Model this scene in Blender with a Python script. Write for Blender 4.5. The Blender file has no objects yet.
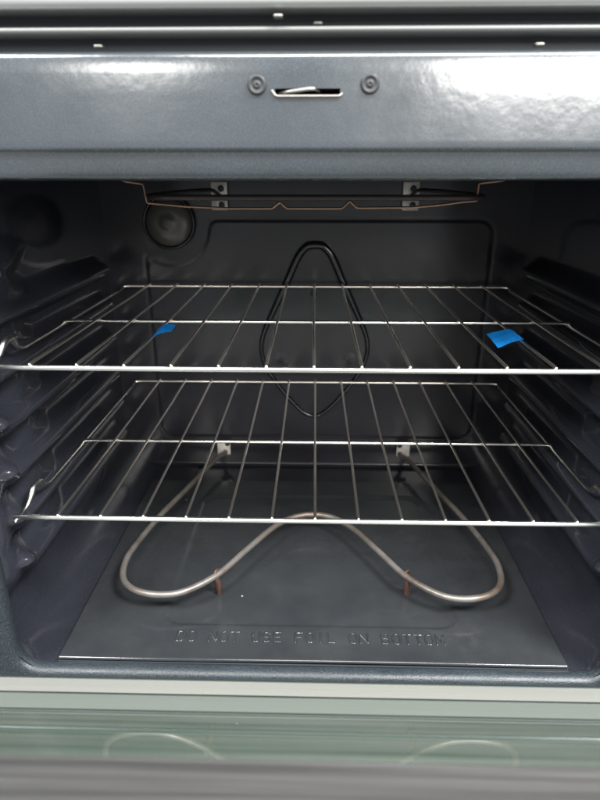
import bpy, bmesh, math, random
from mathutils import Vector, Matrix
random.seed(7)
R = math.radians
S = bpy.context.scene
COL = S.collection

# ------------------------------------------------------------------ camera
F, PITCH, YAW, HC = 585.0, R(21), R(1.37), 0.47
cam = bpy.data.cameras.new('camera'); camo = bpy.data.objects.new('camera', cam); COL.objects.link(camo)
cam.sensor_fit = 'VERTICAL'; cam.sensor_height = 36; cam.sensor_width = 27
cam.lens = F / 800 * 36
cam.clip_start = 0.01; cam.clip_end = 100
camo.location = (0, 0, HC); camo.rotation_euler = (R(90) - PITCH, 0, YAW)
cam.dof.use_dof = True; cam.dof.focus_distance = 0.62; cam.dof.aperture_fstop = 6.0
S.camera = camo

# ------------------------------------------------------------------ world and lamps
w = bpy.data.worlds.new('World'); S.world = w; w.use_nodes = True
bg = w.node_tree.nodes['Background']; bg.inputs[0].default_value = (0.93, 0.97, 1.0, 1); bg.inputs[1].default_value = 0.66

def area(name, loc, target, sx, sy, power, col):
    l = bpy.data.lights.new(name, 'AREA'); l.shape = 'RECTANGLE'; l.size = sx; l.size_y = sy
    l.energy = power; l.color = col
    o = bpy.data.objects.new(name, l); COL.objects.link(o); o.location = loc
    o.rotation_euler = (Vector(target) - Vector(loc)).to_track_quat('-Z', 'Y').to_euler()
    return o
area('window_light_right', (1.32, -2.5, 1.52), (1.0, 0.45, 1.0), 1.15, 1.1, 130, (1.0, 0.98, 0.95))
area('window_light_left', (-0.95, -2.5, 1.52), (-0.8, 0.45, 1.0), 0.36, 0.72, 22, (1.0, 0.97, 0.93))
area('side_fill_right', (1.15, -0.35, 2.0), (-0.25, 0.52, 0.15), 0.6, 0.6, 150, (0.95, 0.98, 1.0))  # added fill, no real fixture: brightens the front of the left wall
area('side_fill_left', (-1.15, -0.35, 2.0), (0.25, 0.52, 0.15), 0.6, 0.6, 90, (0.95, 0.98, 1.0))  # added fill from the other side, no real fixture
area('ceiling_light', (0.1, -0.75, 2.1), (0, 0.3, 0.3), 1.1, 0.7, 58, (1.0, 0.96, 0.90))

S.view_settings.view_transform = 'Standard'; S.view_settings.look = 'None'
S.view_settings.exposure = 0; S.view_settings.gamma = 1

# ------------------------------------------------------------------ pixel to place
def ray(px, py):
    a = (px - 300) / F; b = (py - 400) / F
    fy = math.cos(PITCH) - b * math.sin(PITCH); fz = -math.sin(PITCH) - b * math.cos(PITCH)
    c, s = math.cos(YAW), math.sin(YAW)
    return Vector((a * c - fy * s, a * s + fy * c, fz))
def at_z(px, py, z):
    r = ray(px, py); return r * ((z - HC) / r.z) + Vector((0, 0, HC))
def at_y(px, py, y):
    r = ray(px, py); return r * (y / r.y) + Vector((0, 0, HC))

# ------------------------------------------------------------------ materials
def mat(name, base, rough=0.5, metal=0.0, spec=0.5, coat=0.0, build=None):
    m = bpy.data.materials.new(name); m.use_nodes = True
    nt = m.node_tree; b = nt.nodes['Principled BSDF']
    b.inputs['Base Color'].default_value = (*base, 1); b.inputs['Roughness'].default_value = rough
    b.inputs['Metallic'].default_value = metal; b.inputs['Specular IOR Level'].default_value = spec
    b.inputs['Coat Weight'].default_value = coat; b.inputs['Coat Roughness'].default_value = 0.17
    if build: build(nt, b)
    return m
def nd(nt, t, **k):
    n = nt.nodes.new(t)
    for a, v in k.items():
        if a in n.inputs: n.inputs[a].default_value = v
        else: setattr(n, a, v)
    return n
def coords(nt): return nd(nt, 'ShaderNodeTexCoord').outputs['Object']
def noise(nt, scale, detail=3, rough=0.5):
    n = nd(nt, 'ShaderNodeTexNoise'); n.inputs['Scale'].default_value = scale
    n.inputs['Detail'].default_value = detail; n.inputs['Roughness'].default_value = rough
    nt.links.new(coords(nt), n.inputs['Vector']); return n.outputs['Fac']
def ramp(nt, fac, stops):
    r = nd(nt, 'ShaderNodeValToRGB'); e = r.color_ramp.elements
    while len(e) < len(stops): e.new(0.5)
    for el, (p, c) in zip(e, stops):
        el.position = p; el.color = (*c, 1) if len(c) == 3 else c
    nt.links.new(fac, r.inputs[0]); return r.outputs[0]
def bump(nt, b, fac, strength, dist, prev=None):
    n = nd(nt, 'ShaderNodeBump'); n.inputs['Strength'].default_value = strength; n.inputs['Distance'].default_value = dist
    nt.links.new(fac, n.inputs['Height'])
    if prev: nt.links.new(prev, n.inputs['Normal'])
    return n.outputs['Normal']
def g(v): return (v, v, v)

def porcelain(base, rough, speck, speck_col, peel, peel_scale, wob=0.0):
    def build(nt, b):
        sp = ramp(nt, noise(nt, 1300, 1), [(0.0, base), (speck, base), (speck + 0.06, speck_col), (1, speck_col)])
        cl = ramp(nt, noise(nt, 9, 4), [(0.3, g(0.82)), (0.7, g(1.15))])
        mx = nd(nt, 'ShaderNodeMix', data_type='RGBA', blend_type='MULTIPLY'); mx.inputs[0].default_value = 1
        nt.links.new(sp, mx.inputs[6]); nt.links.new(cl, mx.inputs[7]); nt.links.new(mx.outputs[2], b.inputs['Base Color'])
        rr = ramp(nt, noise(nt, 14, 5, 0.6), [(0.3, g(rough * 0.8)), (0.75, g(rough * 1.35))])
        nt.links.new(rr, b.inputs['Roughness'])
        n1 = bump(nt, b, noise(nt, peel_scale, 2), peel, 0.002)
        n2 = bump(nt, b, noise(nt, 11, 2), wob, 0.01, n1)
        nt.links.new(n2, b.inputs['Normal']); nt.links.new(n2, b.inputs['Coat Normal'])
    return build
M = {}
M['wall'] = mat('black_porcelain', (0.018, 0.020, 0.025), 0.2, spec=0.5, build=porcelain((0.0170, 0.0180, 0.0235), 0.11, 0.64, (0.036, 0.038, 0.045), 0.03, 220, 0.03))
M['face'] = mat('speckled_porcelain', (0.05, 0.055, 0.065), 0.2, spec=1.0, coat=0.7, build=porcelain((0.024, 0.029, 0.034), 0.20, 0.54, (0.038, 0.046, 0.051), 0.05, 130, 0.02))
M['frame'] = mat('speckled_frame_porcelain', (0.04, 0.05, 0.06), 0.45, spec=0.4, build=porcelain((0.014, 0.018, 0.022), 0.40, 0.54, (0.042, 0.054, 0.059), 0.15, 500, 0.02))
M['back'] = mat('black_back_porcelain', (0.018, 0.019, 0.024), 0.2, spec=0.45, build=porcelain((0.0160, 0.0160, 0.0200), 0.20, 0.64, (0.034, 0.035, 0.041), 0.04, 220, 0.04))
def pan(nt, b):
    c = ramp(nt, noise(nt, 16, 6, 0.65), [(0.3, (0.019, 0.0205, 0.023)), (0.55, (0.024, 0.026, 0.028)), (0.8, (0.033, 0.0345, 0.036))])
    # pale crumbs and a chalky smear near the lettering
    vo = nd(nt, 'ShaderNodeTexVoronoi'); vo.inputs['Scale'].default_value = 26; nt.links.new(coords(nt), vo.inputs['Vector'])
    sp = ramp(nt, vo.outputs['Distance'], [(0.0, g(1)), (0.028, g(1)), (0.036, g(0)), (1, g(0))])
    sel = nd(nt, 'ShaderNodeSeparateColor'); nt.links.new(vo.outputs['Color'], sel.inputs[0])
    pick = ramp(nt, sel.outputs[0], [(0.0, g(0)), (0.80, g(0)), (0.805, g(1)), (1, g(1))])
    mu = nd(nt, 'ShaderNodeMath', operation='MULTIPLY'); nt.links.new(sp, mu.inputs[0]); nt.links.new(pick, mu.inputs[1])
    ds = nd(nt, 'ShaderNodeVectorMath', operation='DISTANCE'); nt.links.new(coords(nt), ds.inputs[0]); ds.inputs[1].default_value = (0.170, 0.506, 0)
    sm = ramp(nt, ds.outputs['Value'], [(0.0, g(1)), (0.035, g(0)), (1, g(0))])
    sm2 = nd(nt, 'ShaderNodeMath', operation='MULTIPLY'); nt.links.new(sm, sm2.inputs[0])
    nt.links.new(ramp(nt, noise(nt, 70, 5, .7), [(0.45, g(0)), (0.7, g(.04))]), sm2.inputs[1])
    ad = nd(nt, 'ShaderNodeMath', operation='ADD', use_clamp=True); nt.links.new(mu.outputs[0], ad.inputs[0]); nt.links.new(sm2.outputs[0], ad.inputs[1])
    mx = nd(nt, 'ShaderNodeMix', data_type='RGBA'); nt.links.new(ad.outputs[0], mx.inputs[0]); nt.links.new(c, mx.inputs[6]); mx.inputs[7].default_value = (.33, .31, .27, 1)
    c = mx.outputs[2]
    nt.links.new(c, b.inputs['Base Color'])
    rr = ramp(nt, noise(nt, 30, 6, 0.7), [(0.3, g(0.10)), (0.75, g(0.20))]); nt.links.new(rr, b.inputs['Roughness'])
    nt.links.new(bump(nt, b, noise(nt, 420, 2), 0.06, 0.001), b.inputs['Normal'])
M['pan'] = mat('floor_enamel', (0.05, 0.05, 0.052), 0.35, spec=0.5, build=pan)
def chrome_b(nt, b):
    rr = ramp(nt, noise(nt, 60, 4), [(0.3, g(0.20)), (0.8, g(0.36))]); nt.links.new(rr, b.inputs['Roughness'])
M['chrome'] = mat('plated_wire', (0.95, 0.93, 0.89), 0.24, metal=1.0)
def tube_b(nt, b):
    c = ramp(nt, noise(nt, 14, 6, 0.65), [(0.32, (0.10, 0.080, 0.066)), (0.5, (0.20, 0.186, 0.170)), (0.66, (0.145, 0.104, 0.078))]); nt.links.new(c, b.inputs['Base Color'])
    nt.links.new(bump(nt, b, noise(nt, 500, 3), 0.2, 0.0005), b.inputs['Normal'])
M['tube'] = mat('element_sheath', (0.45, 0.42, 0.39), 0.42, metal=0.55, build=tube_b)
M['warm_wire'] = mat('heat_tinted_plated_wire', (0.90, 0.83, 0.75), 0.28, metal=1.0)
M['dark_tube'] = mat('dark_element_sheath', (0.045, 0.036, 0.034), 0.45, metal=0.3)
M['brown_wire'] = mat('heat_tinted_wire', (0.32, 0.20, 0.14), 0.35, metal=0.8)
def rust_b(nt, b):
    c = ramp(nt, noise(nt, 180, 4), [(0.3, (0.07, 0.036, 0.026)), (0.7, (0.15, 0.085, 0.062))]); nt.links.new(c, b.inputs['Base Color'])
M['rust'] = mat('copper_brown_clip', (0.35, 0.18, 0.12), 0.5, metal=0.5, build=rust_b)
def plate_b(nt, b):
    c = ramp(nt, noise(nt, 120, 4), [(0.3, (0.50, 0.46, 0.42)), (0.7, (0.72, 0.69, 0.65))]); nt.links.new(c, b.inputs['Base Color'])
M['plate'] = mat('galvanised_bracket', (0.65, 0.62, 0.58), 0.4, metal=0.15, build=plate_b)
def steel_b(nt, b):
    tc = nd(nt, 'ShaderNodeMapping'); tc.inputs['Scale'].default_value = (3, 300, 300)
    nt.links.new(coords(nt), tc.inputs[0])
    n = nd(nt, 'ShaderNodeTexNoise'); n.inputs['Scale'].default_value = 1; n.inputs['Detail'].default_value = 4
    nt.links.new(tc.outputs[0], n.inputs['Vector'])
    rr = ramp(nt, n.outputs['Fac'], [(0.3, g(0.36)), (0.7, g(0.5))]); nt.links.new(rr, b.inputs['Roughness'])
    nt.links.new(bump(nt, b, n.outputs['Fac'], 0.06, 0.0005), b.inputs['Normal'])
M['steel'] = mat('brushed_steel', (0.50, 0.505, 0.50), 0.35, metal=0.85, build=steel_b)
M['rail'] = mat('grey_trim_rail', (0.13, 0.133, 0.13), 0.5, metal=0.1)
M['bead'] = mat('black_gloss_bead', (0.007, 0.008, 0.010), 0.12)
M['trim'] = mat('pale_metal_trim', (0.185, 0.205, 0.178), 0.38, metal=0.1, build=steel_b)
M['grey'] = mat('grey_door_enamel', (0.14, 0.14, 0.135), 0.42, spec=0.5, build=porcelain((0.14, 0.136, 0.132), 0.34, 0.55, (0.20, 0.195, 0.19), 0.25, 90, 0.2))
M['dark'] = mat('dark_gasket', (0.030, 0.036, 0.042), 0.6)
M['black'] = mat('unlit_hollow', (0.006, 0.006, 0.007), 0.8)
M['washer'] = mat('grey_screw', (0.025, 0.026, 0.028), 0.5, metal=0.0, spec=0.3)
M['clip'] = mat('dull_clip_metal', (0.24, 0.23, 0.21), 0.35, metal=0.6)
M['bulb'] = mat('dusty_lamp_glass', (0.085, 0.080, 0.070), 0.26, spec=0.5)
def tape_b(nt, b):
    c = ramp(nt, noise(nt, 90, 3), [(0.3, (0.006, 0.29, 0.78)), (0.7, (0.010, 0.35, 0.88))]); nt.links.new(c, b.inputs['Base Color'])
    nt.links.new(bump(nt, b, noise(nt, 700, 2), 0.3, 0.0004), b.inputs['Normal'])
M['tape'] = mat('blue_tape', (0.0, 0.25, 0.7), 0.6, build=tape_b)
M['cream'] = mat('cream_metal_trim', (0.33, 0.33, 0.295), 0.40, metal=0.1, build=steel_b)
M['gap_shade'] = mat('dark_gap_shade', (0.03, 0.038, 0.033), 0.5)  # dark green stands in for shade in the trim gaps
M['print_line'] = mat('glass_print', (0.035, 0.05, 0.042), 0.25)
M['inner'] = mat('door_inner_panel', (0.20, 0.26, 0.22), 0.5)
def streaked(a, c_, scale):
    def build(nt, b):
        tc = nd(nt, 'ShaderNodeMapping'); tc.inputs['Scale'].default_value = (2.5, scale, scale); nt.links.new(coords(nt), tc.inputs[0])
        n = nd(nt, 'ShaderNodeTexNoise'); n.inputs['Scale'].default_value = 1; n.inputs['Detail'].default_value = 5; n.inputs['Roughness'].default_value = .6
        nt.links.new(tc.outputs[0], n.inputs['Vector'])
        nt.links.new(ramp(nt, n.outputs['Fac'], [(0.32, a), (0.68, c_)]), b.inputs['Base Color'])
    return build
M['glass'] = mat('green_tinted_glass', (0.25, 0.29, 0.25), 0.02, spec=0.5, build=streaked((0.052, 0.073, 0.057), (0.135, 0.150, 0.128), 80))
M['grey'] = mat('grey_door_enamel', (0.2, 0.2, 0.2), 0.30, spec=0.5, build=streaked((0.040, 0.039, 0.038), (0.135, 0.130, 0.126), 60))  # streaks in the enamel colour imitate reflections

# ------------------------------------------------------------------ mesh helpers
def obj(name, bm, m, parent=None, smooth=True, normals=True):
    if normals: bmesh.ops.recalc_face_normals(bm, faces=bm.faces)
    me = bpy.data.meshes.new(name); bm.to_mesh(me); bm.free()
    if smooth: me.polygons.foreach_set('use_smooth', [True] * len(me.polygons))
    me.materials.append(M[m]); o = bpy.data.objects.new(name, me); COL.objects.link(o)
    if parent: o.parent = parent
    return o
def empty(name, loc, label, cat, group=None):
    o = bpy.data.objects.new(name, None); COL.objects.link(o); o.location = loc; o.empty_display_size = 0.05
    tag(o, label, cat, group); return o
def tag(o, label, cat, group=None):
    o['label'] = label; o['category'] = cat
    if group: o['group'] = group
    return o
def under(o, parent):
    """parent while keeping world coordinates of a mesh written in world space"""
    bpy.context.view_layer.update()
    o.parent = parent; o.matrix_parent_inverse = parent.matrix_world.inverted(); return o
def sharp(o, ang=35):
    me = o.data; bm = bmesh.new(); bm.from_mesh(me)
    for e in bm.edges:
        if len(e.link_faces) == 2 and e.calc_face_angle(0) > R(ang): e.smooth = False
    bm.to_mesh(me); bm.free(); return o
def fillet(pts, rad, n=5):
    out = [Vector(pts[0])]
    for a, b, c in zip(pts, pts[1:], pts[2:]):
        a, b, c = Vector(a), Vector(b), Vector(c)
        u, v = a - b, c - b
        d = min(rad, u.length * .45, v.length * .45)
        p, q = b + u.normalized() * d, b + v.normalized() * d
        for i in range(n + 1):
            t = i / n; out.append(p * (1 - t) ** 2 + b * 2 * t * (1 - t) + q * t * t)
    out.append(Vector(pts[-1])); return out
def catmull(pts, n=8):
    P = [Vector(p) for p in pts]; P = [P[0] * 2 - P[1]] + P + [P[-1] * 2 - P[-2]]; out = []
    for i in range(1, len(P) - 2):
        a, b, c, d = P[i - 1:i + 3]
        for k in range(n):
            t = k / n
            out.append(.5 * (2 * b + (c - a) * t + (2 * a - 5 * b + 4 * c - d) * t * t + (3 * b - a - 3 * c + d) * t ** 3))
    out.append(P[-2]); return out
def tube(bm, pts, rad, seg=10, cap=True, closed=False):
    pts = [Vector(p) for p in pts]; n = len(pts)
    rads = rad if isinstance(rad, (list, tuple)) else [rad] * n
    T = []
    for i in range(n):
        a = pts[i - 1] if (i or closed) else pts[0]; b = pts[(i + 1) % n] if (i < n - 1 or closed) else pts[-1]
        T.append((b - a).normalized())
    up = Vector((0, 0, 1)) if abs(T[0].z) < .9 else Vector((1, 0, 0))
    N = (up - T[0] * up.dot(T[0])).normalized(); rings = []
    for i in range(n):
        N = (N - T[i] * N.dot(T[i])).normalized(); B = T[i].cross(N)
        rings.append([bm.verts.new(pts[i] + (N * math.cos(2 * math.pi * k / seg) + B * math.sin(2 * math.pi * k / seg)) * rads[i]) for k in range(seg)])
    for i in range(n if closed else n - 1):
        A, C = rings[i], rings[(i + 1) % n]
        for k in range(seg): bm.faces.new((A[k], A[(k + 1) % seg], C[(k + 1) % seg], C[k]))
    if cap and not closed:
        for ring, t, r in ((rings[0], -T[0], rads[0]), (rings[-1], T[-1], rads[-1])):
            c = sum((v.co for v in ring), Vector()) / seg
            r2 = [bm.verts.new(c + (v.co - c) * .7 + t * r * .7) for v in ring]; top = bm.verts.new(c + t * r)
            for k in range(seg):
                bm.faces.new((ring[k], ring[(k + 1) % seg], r2[(k + 1) % seg], r2[k])); bm.faces.new((r2[k], r2[(k + 1) % seg], top))
def tube_obj(name, pts, rad, m, parent, seg=10, closed=False):
    bm = bmesh.new(); tube(bm, pts, rad, seg, closed=closed); return under(obj(name, bm, m), parent)
def box(bm, x0, x1, y0, y1, z0, z1, bev=0.0, seg=2, T=None):
    vs = [bm.verts.new((x, y, z)) for x in (x0, x1) for y in (y0, y1) for z in (z0, z1)]
    fs = [bm.faces.new([vs[i] for i in f]) for f in ((0, 1, 3, 2), (4, 6, 7, 5), (0, 4, 5, 1), (2, 3, 7, 6), (0, 2, 6, 4), (1, 5, 7, 3))]
    if bev:
        es = list({e for f in fs for e in f.edges})
        r = bmesh.ops.bevel(bm, geom=es, offset=bev, segments=seg, affect='EDGES', profile=.5)
        vs = list({v for f in r['faces'] for v in f.verts} | {v for v in vs if v.is_valid})
    if T:
        for v in vs: v.co = T(v.co)
def grid_obj(name, us, vs, fn, m, parent):
    bm = bmesh.new(); V = [[bm.verts.new(fn(u, v)) for v in vs] for u in us]
    for i in range(len(us) - 1):
        for j in range(len(vs) - 1): bm.faces.new((V[i][j], V[i + 1][j], V[i + 1][j + 1], V[i][j + 1]))
    return under(obj(name, bm, m), parent)
def lin(a, b, n): return [a + (b - a) * i / (n - 1) for i in range(n)]
def sstep(a, b, x):
    t = max(0, min(1, (x - a) / (b - a))); return t * t * (3 - 2 * t)
def extrude_x(bm, prof, xs, skip=None, wav=None):
    V = [[bm.verts.new((x, y, z)) for y, z in prof] for x in xs]
    for i in range(len(xs) - 1):
        for j in range(len(prof) - 1):
            if skip and skip(i, j): continue
            bm.faces.new((V[i][j], V[i + 1][j], V[i + 1][j + 1], V[i][j + 1]))
def lathe(bm, prof, c, axis='y', seg=28):
    rings = []
    for r, h in prof:
        rings.append([bm.verts.new((c[0] + r * math.cos(2 * math.pi * k / seg), c[1] + h, c[2] + r * math.sin(2 * math.pi * k / seg))) for k in range(seg)])
    for A, B in zip(rings, rings[1:]):
        for k in range(seg): bm.faces.new((A[k], A[(k + 1) % seg], B[(k + 1) % seg], B[k]))
    if prof[-1][0] > 1e-4: bm.faces.new(rings[-1])
    bmesh.ops.remove_doubles(bm, verts=bm.verts, dist=1e-6)

# ------------------------------------------------------------------ the oven
YF, YB, W0, ZT = 0.45, 0.92, 0.3220, 0.515
oven = empty('oven', (0, 0.68, -0.03), 'dark speckled enamel oven with open cavity, looped heating elements and lowered glass door', 'oven')

# side walls with pressed rack guides
LEV = [0.155 + 0.0517 * k for k in (-1, 0, 1, 2, 3, 4)]
def wall_x(y, z):
    p = 0
    for i, l in enumerate(LEV):
        zc = l - 0.0155
        e = sstep(0.488, 0.520, y) * (1 - sstep(0.850, 0.885, y))
        p = max(p, 0.0272 * (1 - sstep(0.0010, 0.0215, abs(z - zc + 0.004))) * e)
        # stop bump at the front end of each guide
        bd = math.hypot((y - 0.512) / 1.2, (z - (zc + 0.002)) / 0.9)
        p = max(p, 0.0290 * (1 - sstep(0.001, 0.022, bd)))
    # broad pressed pillar behind the front edge, where the guides are rooted, hollowed at each level
    wv = math.sin((z - 0.155) / 0.0517 * 2 * math.pi)
    pil = 0.0165 * sstep(0.470, 0.500, y) * (1 - sstep(0.585, 0.655, y + 0.018 * wv)) * sstep(0.045, 0.085, z) * (1 - sstep(0.385, 0.415, z))
    for l in LEV:
        hd = math.hypot((y - 0.535) / 1.9, z - (l + 0.010))
        pil *= sstep(0.0, 0.026, hd)
    return W0 - max(p, pil)
def side(sgn):
    zs = []
    def fn(y, t):
        # t runs 0..1 round the lower bend, 1..2 up the wall
        e = 0
        fl = 0.020 * (1 - sstep(YF, YF + 0.03, y))
        if t <= 0: return Vector((sgn * (0.20 + (W0 - 0.055 - 0.20) * (t + 1)), y, -0.006 + 0.02*max(0,e)))
        if t <= 1:
            a = t * math.pi / 2
            return Vector((sgn * (W0 - 0.055 + 0.055 * math.sin(a) - e * t - fl * t), y, -0.006 + 0.06 * (1 - math.cos(a))))
        z = 0.054 + (ZT - 0.054) * (t - 1)
        return Vector((sgn * (wall_x(y, z) - e - fl), y, z))
    ys = lin(YF + 0.006, YB - 0.005, 110) + [YB - 0.005 + 0.005 * math.sin(a) for a in lin(0.1, math.pi / 2, 10)]
    ts = [-1, -.5, 0] + lin(0.08, 1, 12) + lin(1.006, 2, 170)
    return grid_obj('side_wall', ys, ts, fn, 'wall', oven)
for s_ in (-1, 1): side(s_)
# cavity floor under the loose panel, ceiling
grid_obj('cavity_floor', lin(-0.205, 0.205, 6), lin(YF + 0.006, YB, 8), lambda x, y: Vector((x, y, -0.0075)), 'wall', oven)
grid_obj('cavity_ceiling', lin(-W0 - .004, W0 + .004, 8), lin(YF + 0.006, YB + .004, 8), lambda x, y: Vector((x, y, ZT - 0.002)), 'wall', oven)

# back wall with a pressed panel that goes round the lamp
def rrect(x, z, cx, cz, hx, hz, r):
    qx, qz = abs(x - cx) - hx + r, abs(z - cz) - hz + r
    return math.hypot(max(qx, 0), max(qz, 0)) + min(max(qx, qz), 0) - r
LX, LZ = -0.219, 0.404
def smax(a, b, k):
    h = max(0, min(1, .5 + .5 * (a - b) / k)); return b + (a - b) * h + k * h * (1 - h)
def back(x, z):
    d = smax(rrect(x, z, 0.004, 0.2335, 0.263, 0.1775, 0.020), 0.060 - math.hypot(x - LX, z - LZ), 0.016)
    y = YB - 0.0008 * (1 - sstep(-0.002, 0.002, d))
    y += 0.0004 * math.exp(-((d - 0.004) / 0.002) ** 2)          # small valley outside the pressing
    rb = 0.006
    if z < rb: y -= rb - math.sqrt(max(0, rb * rb - (rb - max(z, 0)) ** 2))
    y -= 0.0010 * (1 - sstep(0.003, 0.011, math.hypot(x + 0.053, z - 0.197))) + 0.0010 * (1 - sstep(0.003, 0.011, math.hypot(x - 0.058, z - 0.197)))
    return Vector((x, y, z - 0.006))
def nonuni(a, b, n): return lin(a, b, n)
bw = grid_obj('back_wall', lin(-0.326, 0.326, 300), lin(0.0, ZT + 0.006, 240), back, 'back', oven)
# dark pear-shaped bead on the back panel
lp = [(0.0, .371), (0.013, .3685), (0.027, .352), (0.045, .312), (0.066, .268), (0.082, .232), (0.086, .205), (0.079, .176), (0.058, .142), (0.034, .112), (0.016, .095), (0.002, .0895)]
loop = [(x + .0015, YB - 0.004, z) for x, z in lp] + [(-x + .0015, YB - 0.004, z) for x, z in lp[-2:0:-1]]
cl = catmull(loop + [loop[0]], 6)[:-1]
bead_r = [0.0030 + 0.0032 * sstep(0.17, 0.34, p.z) for p in cl]
tube_obj('loop_bead', cl, bead_r, 'bead', bw, 10, True)
bm = bmesh.new(); lathe(bm, [(0.0052, 0.001), (0.0048, -0.002), (0.002, -0.0035), (0.0001, -0.0036)], (0.0, YB - 0.0045, 0.297), seg=14)
under(obj('rivet', bm, 'washer'), bw)
# lamp in the upper corner
bm = bmesh.new(); lathe(bm, [(0.0405, 0.003), (0.0400, -0.006), (0.0385, -0.009), (0.0365, -0.009), (0.0355, -0.006), (0.035, 0.0)], (LX, YB - .002, LZ), seg=40)
lamp = under(obj('lamp_cover', bm, 'wall'), oven)
bm = bmesh.new(); lathe(bm, [(0.0352, -0.004), (0.0345, -0.009), (0.031, -0.013), (0.024, -0.016), (0.0165, -0.0172), (0.0115, -0.0172), (0.0095, -0.0185), (0.005, -0.0195), (0.0001, -0.0197)], (LX, YB - .002, LZ), seg=40)
under(obj('lens', bm, 'bulb'), lamp)

# loose floor panel: pressed centre and lettering
def pan_z(x, y):
    d = rrect(x, y, -0.001, 0.662, 0.166, 0.141, 0.022)
    z = -0.0030 * (1 - sstep(-0.003, 0.003, d))
    ed = min(0.2655 - abs(x), y - 0.4685, 0.853 - y)
    z -= 0.0022 * (1 - sstep(0, 0.0016, ed)) ** 2
    z += 0.0006 * math.sin(x * 13 + 1) * math.sin(y * 17)
    return Vector((x, y, z))
ex = [-.2655, -.265, -.264, -.263]; xs = ex + lin(-.262, .262, 190) + [-a for a in reversed(ex)]
ys = [.4685, .469, .470, .4715] + lin(.473, .849, 140) + [.8505, .852, .853]
pan_o = grid_obj('floor_panel', xs, ys, pan_z, 'pan', oven)
bm = bmesh.new(); box(bm, -.265, .265, .4688, .8528, -.0070, -.0052); under(obj('panel_underside', bm, 'dark', smooth=False), pan_o)
def arc(cx, cy, rx, ry, a0, a1, n=10): return [(cx + rx * math.cos(R(t)), cy + ry * math.sin(R(t))) for t in lin(a0, a1, n)]
GL = {  # stroke letters in a unit box
    'D': [[(0, 0), (0, 1), (.45, 1)] + arc(.45, .5, .5, .5, 85, -85, 9) + [(.45, 0), (0, 0)]],
    'O': [arc(.5, .5, .5, .52, 0, 360, 19)], 'N': [[(0, 0), (0, 1), (.95, 0), (.95, 1)]],
    'T': [[(0, 1), (1, 1)], [(.5, 1), (.5, 0)]], 'U': [[(0, 1), (0, .4)] + arc(.47, .4, .47, .42, 180, 360, 9) + [(.94, 1)]],
    'S': [arc(.47, .75, .43, .26, 25, 270, 9) + arc(.47, .25, .45, .26, 80, -155, 9)],
    'E': [[(.85, 1), (0, 1), (0, 0), (.85, 0)], [(0, .52), (.72, .52)]], 'F': [[(.85, 1), (0, 1), (0, 0)], [(0, .52), (.72, .52)]],
    'I': [[(.5, 0), (.5, 1)]], 'L': [[(0, 1), (0, 0), (.85, 0)]], 'M': [[(0, 0), (.04, 1), (.5, .25), (.96, 1), (1, 0)]],
    'B': [[(0, .52), (0, 1), (.5, 1)] + arc(.5, .76, .33, .24, 85, -85, 7) + [(.5, .52), (0, .52), (0, 0), (.52, 0)] + arc(.52, .26, .4, .26, -85, 85, 7)]}
TXT = 'DO NOT USE FOIL ON BOTTOM'; LW, LH = .0084, .0138; ADV = (.290 - LW) / (len(TXT) - 1)
bm = bmesh.new()
for i, ch in enumerate(TXT):
    for st in GL.get(ch, []):
        P = [(-.146 + i * ADV + u * LW, .4945 + v * LH) for u, v in st]
        tube(bm, [(x_, y_, pan_z(x_, y_).z - .0001) for x_, y_ in P], .0014, 8)
under(obj('lettering', bm, 'pan'), pan_o)

# front frame: sides and sill of the opening
loop2 = [(-0.299, 0.515), (-0.299, 0.30)] + [(-0.299, z) for z in lin(.25, .028, 6)]
loop2 += [(-0.299 + 0.024 * (1 - math.cos(a)), -0.002 + 0.024 * (1 - math.sin(a))) for a in lin(0.08, math.pi / 2 - .08, 9)]
loop2 += [(x, -0.002) for x in lin(-0.275, 0.275, 21)]
loop2 += [(-x, z) for x, z in reversed(loop2[:-21])]
cs = [(0.022, .492), (0.008, .474), (0.001, .4655), (0.0, .462), (0.0002, .458), (0.0022, .4535), (0.006, .4508), (0.014, .4495), (0.040, .4497), (0.044, .4485), (0.090, .4485), (0.093, .452), (0.093, .50)]
bm = bmesh.new(); V = []
for i, (x, z) in enumerate(loop2):
    a = loop2[max(i - 1, 0)]; b = loop2[min(i + 1, len(loop2) - 1)]
    t = Vector((b[0] - a[0], b[1] - a[1])).normalized(); n = Vector((t.y, -t.x)) * 1.0
    if n.dot(Vector((x, z - .3))) < 0: n = -n
    V.append([bm.verts.new((x + n.x * o, y, z + n.y * o)) for o, y in cs])
for i in range(len(V) - 1):
    for j in range(len(cs) - 1): bm.faces.new((V[i][j], V[i + 1][j], V[i + 1][j + 1], V[i][j + 1]))
under(obj('front_frame', bm, 'frame'), oven)

# top rail with latch slot
SX0, SX1, SZ0, SZ1 = -0.0279, 0.0168, 0.5212, 0.5256
prof = [(.506, .5130), (.497, .490), (.487, .4715), (.478, .4668), (.468, .4662), (.459, .4672), (.4575, .4682), (.4562, .4700), (.4555, .4725), (.4543, .4780), (.4536, .4830), (.4534, .4850), (.4533, .4864),
        (.4512, .4864), (.4503, .4872), (.4500, .4890), (.4500, .4935), (.4500, .500), (.4500, .510), (.4500, SZ0), (.4500, SZ1), (.4502, .535), (.4504, .5445), (.4514, .5470), (.4535, .5485), (.460, .5490), (.476, .5490)]
js = [j for j, p in enumerate(prof) if p[1] == SZ0][0]
xs = lin(-.40, SX0, 30)[:-1] + [SX0, SX1] + lin(SX1, .40, 30)[1:]; ix = xs.index(SX0)
bm = bmesh.new(); extrude_x(bm, prof, xs, skip=lambda i, j: i == ix and j == js)
rail = under(obj('top_rail', bm, 'face'), oven)
bm = bmesh.new()
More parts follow.
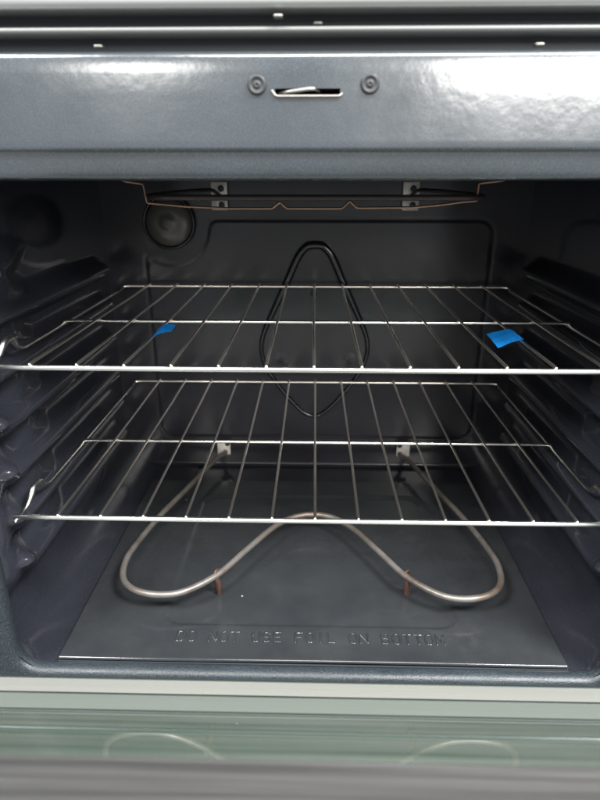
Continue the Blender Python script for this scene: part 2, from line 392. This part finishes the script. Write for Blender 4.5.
for q in (((SX0, SZ0), (SX1, SZ0)), ((SX1, SZ0), (SX1, SZ1)), ((SX1, SZ1), (SX0, SZ1)), ((SX0, SZ1), (SX0, SZ0))):
    v = [bm.verts.new((q[0][0], .45, q[0][1])), bm.verts.new((q[1][0], .45, q[1][1])), bm.verts.new((q[1][0], .476, q[1][1])), bm.verts.new((q[0][0], .476, q[0][1]))]
    bm.faces.new(v)
v = [bm.verts.new(c) for c in ((SX0, .476, SZ0), (SX1, .476, SZ0), (SX1, .476, SZ1), (SX0, .476, SZ1))]; bm.faces.new(v)
slot = under(obj('latch_slot', bm, 'black', smooth=False), rail)
rim = fillet([(SX0 + .004, .4498, SZ0), (SX1, .4498, SZ0), (SX1, .4498, SZ1), (SX0, .4498, SZ1), (SX0, .4498, SZ0), (SX0 + .004, .4498, SZ0)], .0015, 4)
tube_obj('slot_rim', rim[:-1], .0007, 'face', slot, 8, True) if False else None
tube_obj('slot_lip', fillet([(SX0 - .002, .4496, SZ0 + .003), (SX0 + .0005, .4490, SZ0 - .0004), (SX1 - .0005, .4490, SZ0 - .0004), (SX1 + .001, .4496, SZ0 + .001)], .0015), .0008, 'clip', rail, 8)
tube_obj('latch_hook', catmull([(SX0 + .001, .4600, SZ1 - .0028), (SX0 + .006, .4530, SZ1 - .0022), (SX0 + .016, .4505, SZ1 - .0012), (SX0 + .026, .4505, SZ1 - .0002), (SX0 + .030, .456, SZ1 - .001)], 5), .0013, 'clip', rail, 8)
for px, py in ((257, 85), (370, 84)):
    p = at_y(px, py, YF)
    bm = bmesh.new(); lathe(bm, [(.0066, .0006), (.0064, -.0012), (.0056, -.0020), (.0046, -.0021), (.0040, -.0013), (.0022, -.0012), (.0018, -.0022), (.0007, -.0022), (.0006, -.0010), (.0001, -.0010)], (p.x, YF, p.z), seg=26)
    under(obj('screw', bm, 'washer'), rail)

# bands between the rail and the cooktop edge
bm = bmesh.new(); extrude_x(bm, [(.472, .5487), (.472, .575)], [-.40, .40]); under(obj('gap_backing', bm, 'dark'), oven)
bm = bmesh.new(); extrude_x(bm, [(.470, .5590), (.4580, .5587), (.4530, .5592), (.4514, .5606), (.4518, .5622), (.4545, .5632), (.470, .5634)], lin(-.40, .40, 12)); under(obj('trim_rail', bm, 'rail'), oven)
bm = bmesh.new(); extrude_x(bm, [(.471, .5730), (.4540, .5722), (.4485, .5725), (.4466, .5736), (.4455, .5765), (.4446, .590), (.4452, .612), (.4480, .620), (.456, .6235), (.50, .624), (.94, .624)], lin(-.40, .40, 12)); under(obj('cooktop_edge', bm, 'steel'), oven)
for px, py, y, t in ((98, 45.5, .4565, 0), (540, 43.5, .4565, 0), (318, 22.5, .456, 1), (278, 15, .4475, 1)):
    p = at_y(px, py, y); bm = bmesh.new()
    box(bm, -.0030, .0030, -.001, .006, -.0009, .0009, .0008, 3)
    for v in bm.verts: v.co = Vector((v.co.x, v.co.y, v.co.z - 60 * v.co.x ** 2)) + p
    under(obj('spring_clip', bm, 'clip'), oven)

# outer shell so that no light leaks in from behind
def shell(name, x0, x1, y0, y1, z0, z1):
    bm = bmesh.new(); box(bm, x0, x1, y0, y1, z0, z1, .002); return under(obj(name, bm, 'dark', smooth=False), oven)
shell('outer_panel', -.40, -.385, .4535, .96, -.10, .62); shell('outer_panel', .385, .40, .4535, .96, -.10, .62)
shell('rear_panel', -.3849, .3849, .945, .96, -.10, .62); shell('base_panel', -.3849, .3849, .4535, .9449, -.115, -.096)
shell('hearth_panel', -.3849, .3849, .4560, .470, -.0955, -.06)

# ------------------------------------------------------------------ bake element
def plate_mesh(w, h, t, y, x, z, hole=True):
    bm = bmesh.new(); box(bm, x - w / 2, x + w / 2, y - t, y, z - h / 2, z + h / 2, .0012, 2)
    return bm
EZ = 0.023
half = [(0.153, .914), (0.154, .903), (0.162, .862), (0.190, .765), (0.212, .690), (0.227, .615), (0.2275, .580), (0.219, .553), (0.200, .536), (0.172, .5295), (0.145, .536), (0.112, .566), (0.084, .614), (0.054, .664), (0.032, .687), (0.014, .696), (0.0, .6975)]
pts = [(-x, y) for x, y in half] + [(x, y) for x, y in reversed(half[:-1])]
K = (HC - EZ) / (HC - 0.032)
path = catmull([(x * (K if y < .87 else 1) * (.972 if x > 0 else 1) + .002, y * K if y < .87 else y, EZ + .0008 * math.sin(9 * x + 2 * y)) for x, y in pts], 8)
bake = tube_obj('bake_element', path, .0039, 'tube', oven, 14)
for sx in (-1, 1):
    br = under(obj('terminal_bracket', plate_mesh(.022, .026, .0016, .9135, sx * .1545 + .001, .030), 'plate'), bake)
    sc_ = bmesh.new(); lathe(sc_, [(.0042, .001), (.0040, -.0016), (.0022, -.0028), (.0001, -.003)], (sx * .1545 - sx * .0065 + .001, .9117, .038), seg=12)
    under(obj('bracket_screw', sc_, 'washer'), bake)
    # brown clip legs that carry the tube on the panel
    x, y = (-.1135, .5795) if sx < 0 else (.1140, .5825)
    bm = bmesh.new()
    tube(bm, [(x - .0015, y - .0048, EZ + .003), (x, y - .0052, EZ - .004), (x + .001, y - .003, .009), (x + .001, y - .003, -.002)], [.0022, .0036, .0043, .0042], 8)
    tube(bm, fillet([(x - .004, y - .006, EZ + .001), (x - .001, y - .001, EZ + .006), (x + .004, y + .005, EZ + .003), (x + .003, y + .005, EZ - .004)], .003), .0011, 8)
    under(obj('support_leg', bm, 'rust'), bake)

# ------------------------------------------------------------------ broil element
BZ = 0.4508
hb = [(0.141, .914), (0.1415, .895), (0.146, .87), (0.158, .845), (0.164, .81), (0.165, .70), (0.165, .63), (0.160, .595), (0.146, .578), (0.12, .574), (0.06, .5735), (0.0, .5735)]
pts = [(-x, y) for x, y in hb] + [(x, y) for x, y in reversed(hb[:-1])]
broil = tube_obj('broil_element', catmull([(x, y, BZ - (.010 if y > .9 else .005 if y > .88 else 0)) for x, y in pts], 6), .0027, 'dark_tube', oven, 10)
for sx in (-1, 1):
    for zc, hh in ((.4520, .018), (.4290, .015)):
        under(obj('terminal_bracket', plate_mesh(.024, hh, .0016, .9135, sx * .141, zc), 'plate'), broil)
        sc_ = bmesh.new(); lathe(sc_, [(.0048, .001), (.0046, -.0010), (.0022, -.0016), (.0001, -.0016)], (sx * .141 + .003, .9117, zc), seg=12)
        under(obj('bracket_screw', sc_, 'dark'), broil)
YH = 0.62
wl = [at_y(px, py, YH) for px, py in ((118, 178), (126, 181.5), (143, 184), (147, 203), (186, 206.5), (230, 208.5), (272, 208.5), (280, 202), (287, 208.5), (342, 208.5), (350, 201), (357, 208), (412, 207.5), (440, 205), (462, 202), (477, 201), (479, 183.5), (503, 180.5), (512, 176))]
tube_obj('hanger_wire', fillet([tuple(p) for p in wl], .0018, 4), .0013, 'brown_wire', broil, 8)

# ------------------------------------------------------------------ door, let down part way
PHI = R(38); HY, HZ = 0.450, 0.006
def D(u, s, n): return Vector((u, HY - s * math.cos(PHI) + n * math.sin(PHI), HZ + s * math.sin(PHI) + n * math.cos(PHI)))
def door_s(py, n=0.0):
    r = ray(314, py); nn = Vector((0, math.sin(PHI), math.cos(PHI))); o = Vector((0, 0, HC))
    P = o + r * ((D(0, 0, n) - o).dot(nn) / r.dot(nn)); return (HY + n * math.sin(PHI) - P.y) / math.cos(PHI)
DT = lambda c: D(c.x, c.y, c.z)
def dbox(name, u0, u1, s0, s1, n0, n1, m, parent, bev=.0008):
    bm = bmesh.new(); box(bm, u0, u1, s0, s1, n0, n1, bev, 2)
    for v in bm.verts: v.co = DT(v.co)
    return under(obj(name, bm, m, smooth=False), parent)
s1, s2, s3, s4 = door_s(681), door_s(698), door_s(715), door_s(765)
print('door s', s1, s2, s3, s4)
door = dbox('door', -.36, .36, s1 - .004, .50, -.050, -.020, 'grey', oven, .003)
dbox('trim_strip', -.355, .355, s1, s2, -.019, -.0006, 'cream', door, .0010)
dbox('trim_strip', -.355, .355, s2 + .001, s3, -.019, -.0005, 'trim', door, .0010)
dbox('window_glass', -.352, .352, s3 + .0005, s4 + .010, -.006, -.001, 'glass', door, .0003)
for py, hw, m in ((697.6, .9, 'gap_shade'), (714.6, 1.0, 'gap_shade'), (682.0, .8, 'gap_shade'), (732.5, .7, 'print_line')):  # dark strips paint shade over the trim gaps; the last is a print line
    a_, b_ = door_s(py - hw), door_s(py + hw)
    dbox('dark_line_strip', -.3555, .3555, a_, b_, -.0008, .0001, m, door, .0002)
dbox('window_surround', -.355, .355, s4, .49, -.0007, .0016, 'grey', door, .0010)

# ------------------------------------------------------------------ racks
RX, RY0, RY1, RM = 0.2955, 0.4915, 0.8985, 0.671
def rack(label, z, xoff):
    t = empty('oven_rack', (xoff, RY0, z), label, 'oven rack', 'wire racks in the oven')
    zr = z
    tube_obj('front_rail', [(xoff - RX - .001, RY0, zr), (xoff - .1, RY0, zr - .0003), (xoff + .1, RY0, zr - .0003), (xoff + RX + .001, RY0, zr)], .0026, 'chrome', t, 12)
    tube_obj('middle_rail', fillet([(xoff - RX + .001, RM, zr), (xoff + RX - .001, RM, zr)], .01), .0021, 'chrome', t, 12)
    tube_obj('rear_rail', fillet([(xoff - RX, RY1 - .010, zr - .003), (xoff - RX + .001, RY1 - .002, zr + .0005), (xoff - RX + .010, RY1, zr + .001), (xoff + RX - .010, RY1, zr + .001), (xoff + RX - .001, RY1 - .002, zr + .0005), (xoff + RX, RY1 - .010, zr - .003)], .005), .0020, 'warm_wire', t, 12)
    for sx in (-1, 1):
        X = xoff + sx * RX
        P = [(X, RY1 - .012, zr - .0035), (X, .60, zr - .0035), (X, .566, zr - .0035), (X - sx * .002, .552, zr + .002), (X - sx * .004, .541, zr + .014), (X - sx * .004, .525, zr + .014), (X - sx * .002, .515, zr + .001), (X, .505, zr - .0035), (X, RY0 - .002, zr - .0035)]
        fp = fillet(P, .006, 4); tube_obj('side_rail', fp, [.0021 + .0014 * sstep(zr, zr + .011, q.z) for q in fp], 'chrome', t, 10)
    for k in range(-6, 7):
        x = xoff + k * 0.0421; zz = zr + .0034
        j = random.uniform(-.0006, .0006)
        tube_obj('wire', [(x, RY0 - .0014, zz - .0002), (x, RY0 + .003, zz), (x + j, .60, zz - .0004), (x + j, RM, zz), (x, .80, zz - .0004), (x, RY1 - .004, zz + .0006), (x, RY1 + .001, zz + .0004)], .00145, 'warm_wire', t, 8)
    return t
rack('chrome wire rack in the upper position, with blue tape on its wires', 0.310, 0.0006)
rack('bare chrome wire rack in the lower position above the bake element', 0.155, 0.0030)

# ------------------------------------------------------------------ blue tape on the upper rack
def tape(label, quad, zbase, drape):
    P = [at_z(px, py, zbase) for px, py in quad]; n = 14
    bm = bmesh.new(); V = []
    for i in range(n + 1):
        row = []
        for j in range(n + 1):
            u, v = i / n, j / n
            p = (P[0] * (1 - u) + P[1] * u) * (1 - v) + (P[3] * (1 - u) + P[2] * u) * v
            p.z += drape(u, v); row.append(bm.verts.new(p))
        V.append(row)
    for i in range(n):
        for j in range(n): bm.faces.new((V[i][j], V[i + 1][j], V[i + 1][j + 1], V[i][j + 1]))
    bmesh.ops.solidify(bm, geom=bm.faces[:], thickness=.00035)
    o = obj('tape_piece', bm, 'tape'); return tag(o, label, 'tape', 'blue tape on the upper rack')
tape('flat blue tape square stuck on the right side of the upper rack', [(486, 332), (511, 329), (524, 339.5), (498, 345)], 0.3160, lambda u, v: .0006 * math.sin(u * 8 + v * 4) * (1 - u) - .0022 * (1 - sstep(0, .75, u)) + .0002 * math.sin(v * 17 + u * 3))
tape('narrow blue tape piece folded over a wire left on the upper rack', [(152, 337), (162, 326), (176, 323.5), (171, 331.5)], 0.3160, lambda u, v: .0012 * math.sin(v * 3.1 + u) - .002 * (v - .5) ** 2)
